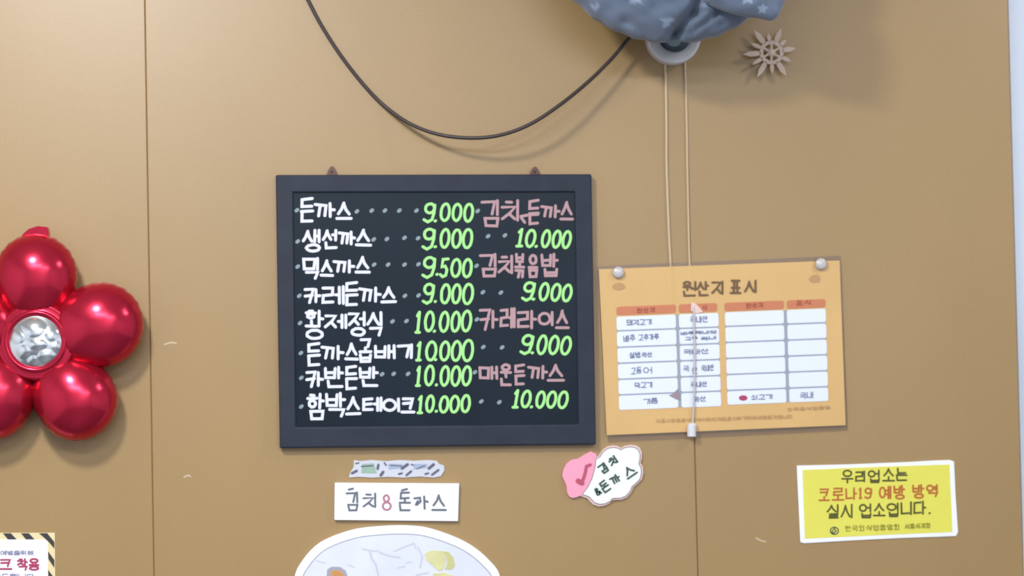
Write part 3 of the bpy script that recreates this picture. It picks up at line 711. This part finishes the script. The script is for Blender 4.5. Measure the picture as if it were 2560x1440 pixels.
# ---------------------------------------------------------------- wall fan under its cloth cover
wf = root('wall_fan', P(1688, 60, 0), 'wall fan wrapped in a blue grey cloth cover, with cable and pull cords, top right', 'fan')
PRINTS = [(1580,8,17),(1484,26,9),(1660,66,13),(1752,24,9),(1768,34,6),(1625,-30,12),(1545,-45,14),(1862,2,15),(1900,28,10),(1830,-30,12),(1700,-70,14),(1500,-80,13),(1600,-120,14),(1800,-120,14)]
CREASE = [((1752,-60),(1728,40),11,.022), ((1728,40),(1672,106),13,.030), ((1735,30),(1700,104),8,-.010), ((1700,104),(1790,40),9,.010), ((1640,112),(1560,60),12,.006),
          ((1600,-120),(1640,20),20,.008), ((1500,-60),(1560,60),18,.006), ((1690,118),(1690,85),14,.030), ((1800,70),(1770,20),12,.010)]
def cloth(name, outline, yc, front, back, label=None, rg=40):
    """A puffed piece of printed cloth with the given outline (px at depth yc)."""
    n = len(outline); cx = sum(p[0] for p in outline)/n; cy = sum(p[1] for p in outline)/n
    V = []; Fc = []; pr = []
    for k in range(-rg, rg+1):
        t = PI/2*k/rg; rho = math.cos(t); h = math.sin(t)
        for (x, y) in outline:
            px, py = cx+(x-cx)*rho, cy+(y-cy)*rho
            dep = (front if h > 0 else back)*math.copysign(abs(h)**.85, h) if k else 0
            if h >= 0:
                for (a, b, wd, am) in CREASE:
                    ax, ay = a; bx, by = b; L2 = (bx-ax)**2+(by-ay)**2
                    u = max(0, min(1, ((px-ax)*(bx-ax)+(py-ay)*(by-ay))/L2)); d = math.hypot(px-ax-u*(bx-ax), py-ay-u*(by-ay))
                    dep -= am*math.exp(-(d/wd)**2)*min(1, h*3)
                dep += .0012*math.sin(px*.11+math.sin(py*.07)*2)+.001*math.sin(py*.13+px*.05)
            p = P(px, py, yc); V.append((p.x, yc-dep, p.z))
            v = 0
            for (qx, qy, r) in PRINTS:
                d = math.hypot(px-qx, (py-qy)*1.2)*(1+.25*math.sin(5*math.atan2(py-qy, px-qx)))
                v = max(v, min(1, max(0, (r-d)/4+.5)))
            pr.append(v if h >= 0 else 0)
    for k in range(2*rg):
        for i in range(n):
            j = (i+1) % n; Fc.append((k*n+i, k*n+j, (k+1)*n+j, (k+1)*n+i))
    o = mesh(name, V, Fc, M['fabric'], wf, label=label, smooth=True)
    at = o.data.attributes.new('print', 'FLOAT', 'POINT')
    for i, v in enumerate(pr): at.data[i].value = v
    bm = bmesh.new(); bm.from_mesh(o.data); bmesh.ops.remove_doubles(bm, verts=bm.verts, dist=1e-6); bmesh.ops.recalc_face_normals(bm, faces=bm.faces); bm.to_mesh(o.data); bm.free()
    return o
def dense(pts, k=8):
    """Closed smooth outline through pts."""
    n = len(pts); o = []
    for i in range(n):
        p0, p1, p2, p3 = (Vector(pts[(i+d) % n]) for d in (-1, 0, 1, 2))
        for j in range(k):
            t = j/k; o.append(tuple(.5*((2*p1)+(p2-p0)*t+(2*p0-5*p1+4*p2-p3)*t*t+(3*p1-p0-3*p2+p3)*t**3)))
    return o
body = [(1682+335*math.cos(a), -225+333*math.sin(a)) for a in [2*PI*i/200 for i in range(200)]]
body = [(x+1.5*math.sin(y*.09), y+2*math.sin(x*.12)-(9*math.exp(-((x-1690)/16)**2) if y > 0 else 0)) for x, y in body]
cloth('fan_cover', body, -.175, .085, .09, 'blue grey printed cloth cover', 60)
cloth('cover_flap', dense([(1752,-12),(1775,13),(1802,25),(1832,35),(1866,42),(1898,46),(1926,52),(1943,44),(1953,24),(1962,0),(1970,-60),(1945,-130),(1850,-160),(1765,-100)], 10), -.24, .030, .015, 'loose lighter fold of the cloth cover', 24)
dome('mount_base', 1686, 90, 66, 0, .05, M['wplastic'], wf, [(1.02,0),(1.04,.45),(1.02,.58),(.96,.64),(.90,.60),(.58,.56),(.56,.3),(0,.3)], seg=48, label='white round mount')
dome('mount_knob', 1689, 95, 37, -.015, .022, M['teal'], wf, [(1,0),(1,.5),(.9,.8),(.7,1),(0,1.05)], seg=32, label='dark teal knob')
dome('knob_highlight', 1686, 104, 12, -.037, .004, M['grey_ink'], wf, None, seg=20, sx=1.4)  # pale dome puts the highlight on the knob in as colour
box('neck_bracket', (P(1686, 60).x-.02, -.14, P(1686, 60).z-.02), (P(1686, 60).x+.02, -.01, P(1686, 60).z+.10), M['wplastic'], wf)

def tube(name, pts, rad, m, parent, seg=10, label=None, sub=6):
    """Smooth cable through (px, py, depth) points."""
    W = [P(x, y, -d) for x, y, d in pts]; C = []
    for i in range(len(W)-1):
        p0, p1, p2, p3 = W[max(0, i-1)], W[i], W[i+1], W[min(len(W)-1, i+2)]
        for k in range(sub):
            t = k/sub
            C.append(.5*((2*p1)+(p2-p0)*t+(2*p0-5*p1+4*p2-p3)*t*t+(3*p1-p0-3*p2+p3)*t**3))
    C.append(W[-1]); V = []; Fc = []
    for i, c in enumerate(C):
        d = (C[min(i+1, len(C)-1)]-C[max(i-1, 0)]).normalized()
        a = d.cross(Vector((0, 1, 0)))
        if a.length < .1: a = d.cross(Vector((1, 0, 0)))
        a.normalize(); b = d.cross(a)
        r = rad(i/(len(C)-1)) if callable(rad) else rad
        for k in range(seg):
            an = 2*PI*k/seg; V.append(c+a*r*math.cos(an)+b*r*math.sin(an))
    n = len(C)
    for i in range(n-1):
        for k in range(seg):
            l = (k+1) % seg; Fc.append((i*seg+k, i*seg+l, (i+1)*seg+l, (i+1)*seg+k))
    Fc.append(tuple(range(seg))); Fc.append(tuple(reversed(range((n-1)*seg, n*seg))))
    o = mesh(name, V, Fc, m, parent, label=label, smooth=True)
    bm = bmesh.new(); bm.from_mesh(o.data); bmesh.ops.recalc_face_normals(bm, faces=bm.faces); bm.to_mesh(o.data); bm.free()
    return o
RC = .0033
tube('power_cord', [(700,-160,RC),(735,-75,RC),(768,-4,RC),(805,66,RC),(855,143,RC),(912,215,RC),(965,268,.008),(1030,312,.028),(1105,338,.048),(1190,345,.060),(1262,335,.066),(1330,308,.068),(1400,262,.064),(1470,205,.054),(1530,146,.046),(1570,98,.042),(1610,60,.040),(1650,40,.038)],
     RC, M['black'], wf, label='dark power cord')
# pull cords
tube('pull_cord', [(1662,120,.006),(1663,170,.0032),(1665,240,.0026),(1666,330,.0026),(1666,400,.0026),(1669,500,.0026),(1673,600,.0024),(1676,655,.0022),(1677,690,.0019),(1682,780,.0019),(1688,900,.0019),(1692,980,.0019)], lambda t: .0024 if t < .64 else .0016, M['cream'], wf, label='cream pull cord, left')
tube('pull_cord', [(1712,120,.006),(1713,170,.0028),(1715,240,.0022),(1717,330,.0022),(1718,400,.0022),(1720,500,.0022),(1722,600,.0022),(1724,655,.0020),(1726,690,.0019),(1731,745,.0019)], lambda t: .0020 if t < .8 else .0015, M['cream'], wf, label='cream pull cord, right')
pc = tube('pull_cord', [(1734,768,.0080),(1736,850,.0105),(1736,950,.0115),(1734,1020,.0115),(1731,1066,.0115)],   .0018, M['pin'], wf, label='white end of the right pull cord')
tube('cord_tip', [(1730,1058,.0125),(1730,1063,.0125),(1729,1070,.0125),(1729,1088,.0125),(1729,1091,.0125)], lambda t: .0080*min(1, .6+t*2.2), M['wplastic'], pc, label='white plastic cord tip', seg=14)

# ---------------------------------------------------------------- cut wood flower ornament
fo = root('flower_ornament', P(1927, 131, -.01), 'pale cut-wood flower ornament with pointed petals, beside the cloth covered fan', 'ornament')
cx, cy, YO = 1929, 131, -.019
angs = [10, 40, 68, 100, 128, 156, 184, 212, 240, 272, 302, 335]
lens = [62, 50, 66, 50, 72, 58, 72, 58, 72, 54, 70, 56]
for a, L in zip(angs, lens):
    t = math.radians(a); u = Vector((math.cos(t), -math.sin(t))); v = Vector((-u.y, u.x)); wd = 6.5 if L > 60 else 5
    prof = [(27, 2.5), (36, wd), (L*.75, wd), (L, 0)]
    pts = [Vector((cx, cy))+u*r+v*k for r, k in prof]+[Vector((cx, cy))+u*r-v*k for r, k in reversed(prof[:-1])]
    slab('petal', [tuple(p) for p in pts], YO, YO+.003, M['wood'], fo)
def ring(name, ro, ri, yf, yb, m, parent, seg=36):
    V = []; Fc = []
    for r in (ro, ri):
        for y in (yf, yb):
            for i in range(seg):
                a = 2*PI*i/seg; p = P(cx+r*math.cos(a), cy+r*math.sin(a), yf); V.append((p.x, y, p.z))
    o_f, o_b, i_f, i_b = 0, seg, 2*seg, 3*seg
    for i in range(seg):
        j = (i+1) % seg
        Fc += [(o_f+i, o_f+j, i_f+j, i_f+i), (o_b+j, o_b+i, i_b+i, i_b+j), (o_f+j, o_f+i, o_b+i, o_b+j), (i_f+i, i_f+j, i_b+j, i_b+i)]
    o = mesh(name, V, Fc, m, parent)
    bm = bmesh.new(); bm.from_mesh(o.data); bmesh.ops.recalc_face_normals(bm, faces=bm.faces); bm.to_mesh(o.data); bm.free()
ring('ring', 30, 21, YO, YO+.003, M['wood'], fo)
dome('centre_button', cx, cy, 11, YO+.003, .005, M['wood'], fo)
for k in range(6):
    t = PI/6+k*PI/3; u = Vector((math.cos(t), math.sin(t))); v = Vector((-u.y, u.x)); c0 = Vector((cx, cy))
    slab('spoke', [tuple(c0+u*8+v*2.5), tuple(c0+u*23+v*2.5), tuple(c0+u*23-v*2.5), tuple(c0+u*8-v*2.5)], YO+.0004, YO+.003, M['wood'], fo)
dome('stand_off', cx, cy, 6, 0.001, .017, M['wood'], fo, [(1,0),(1,1),(0,1)], seg=12)
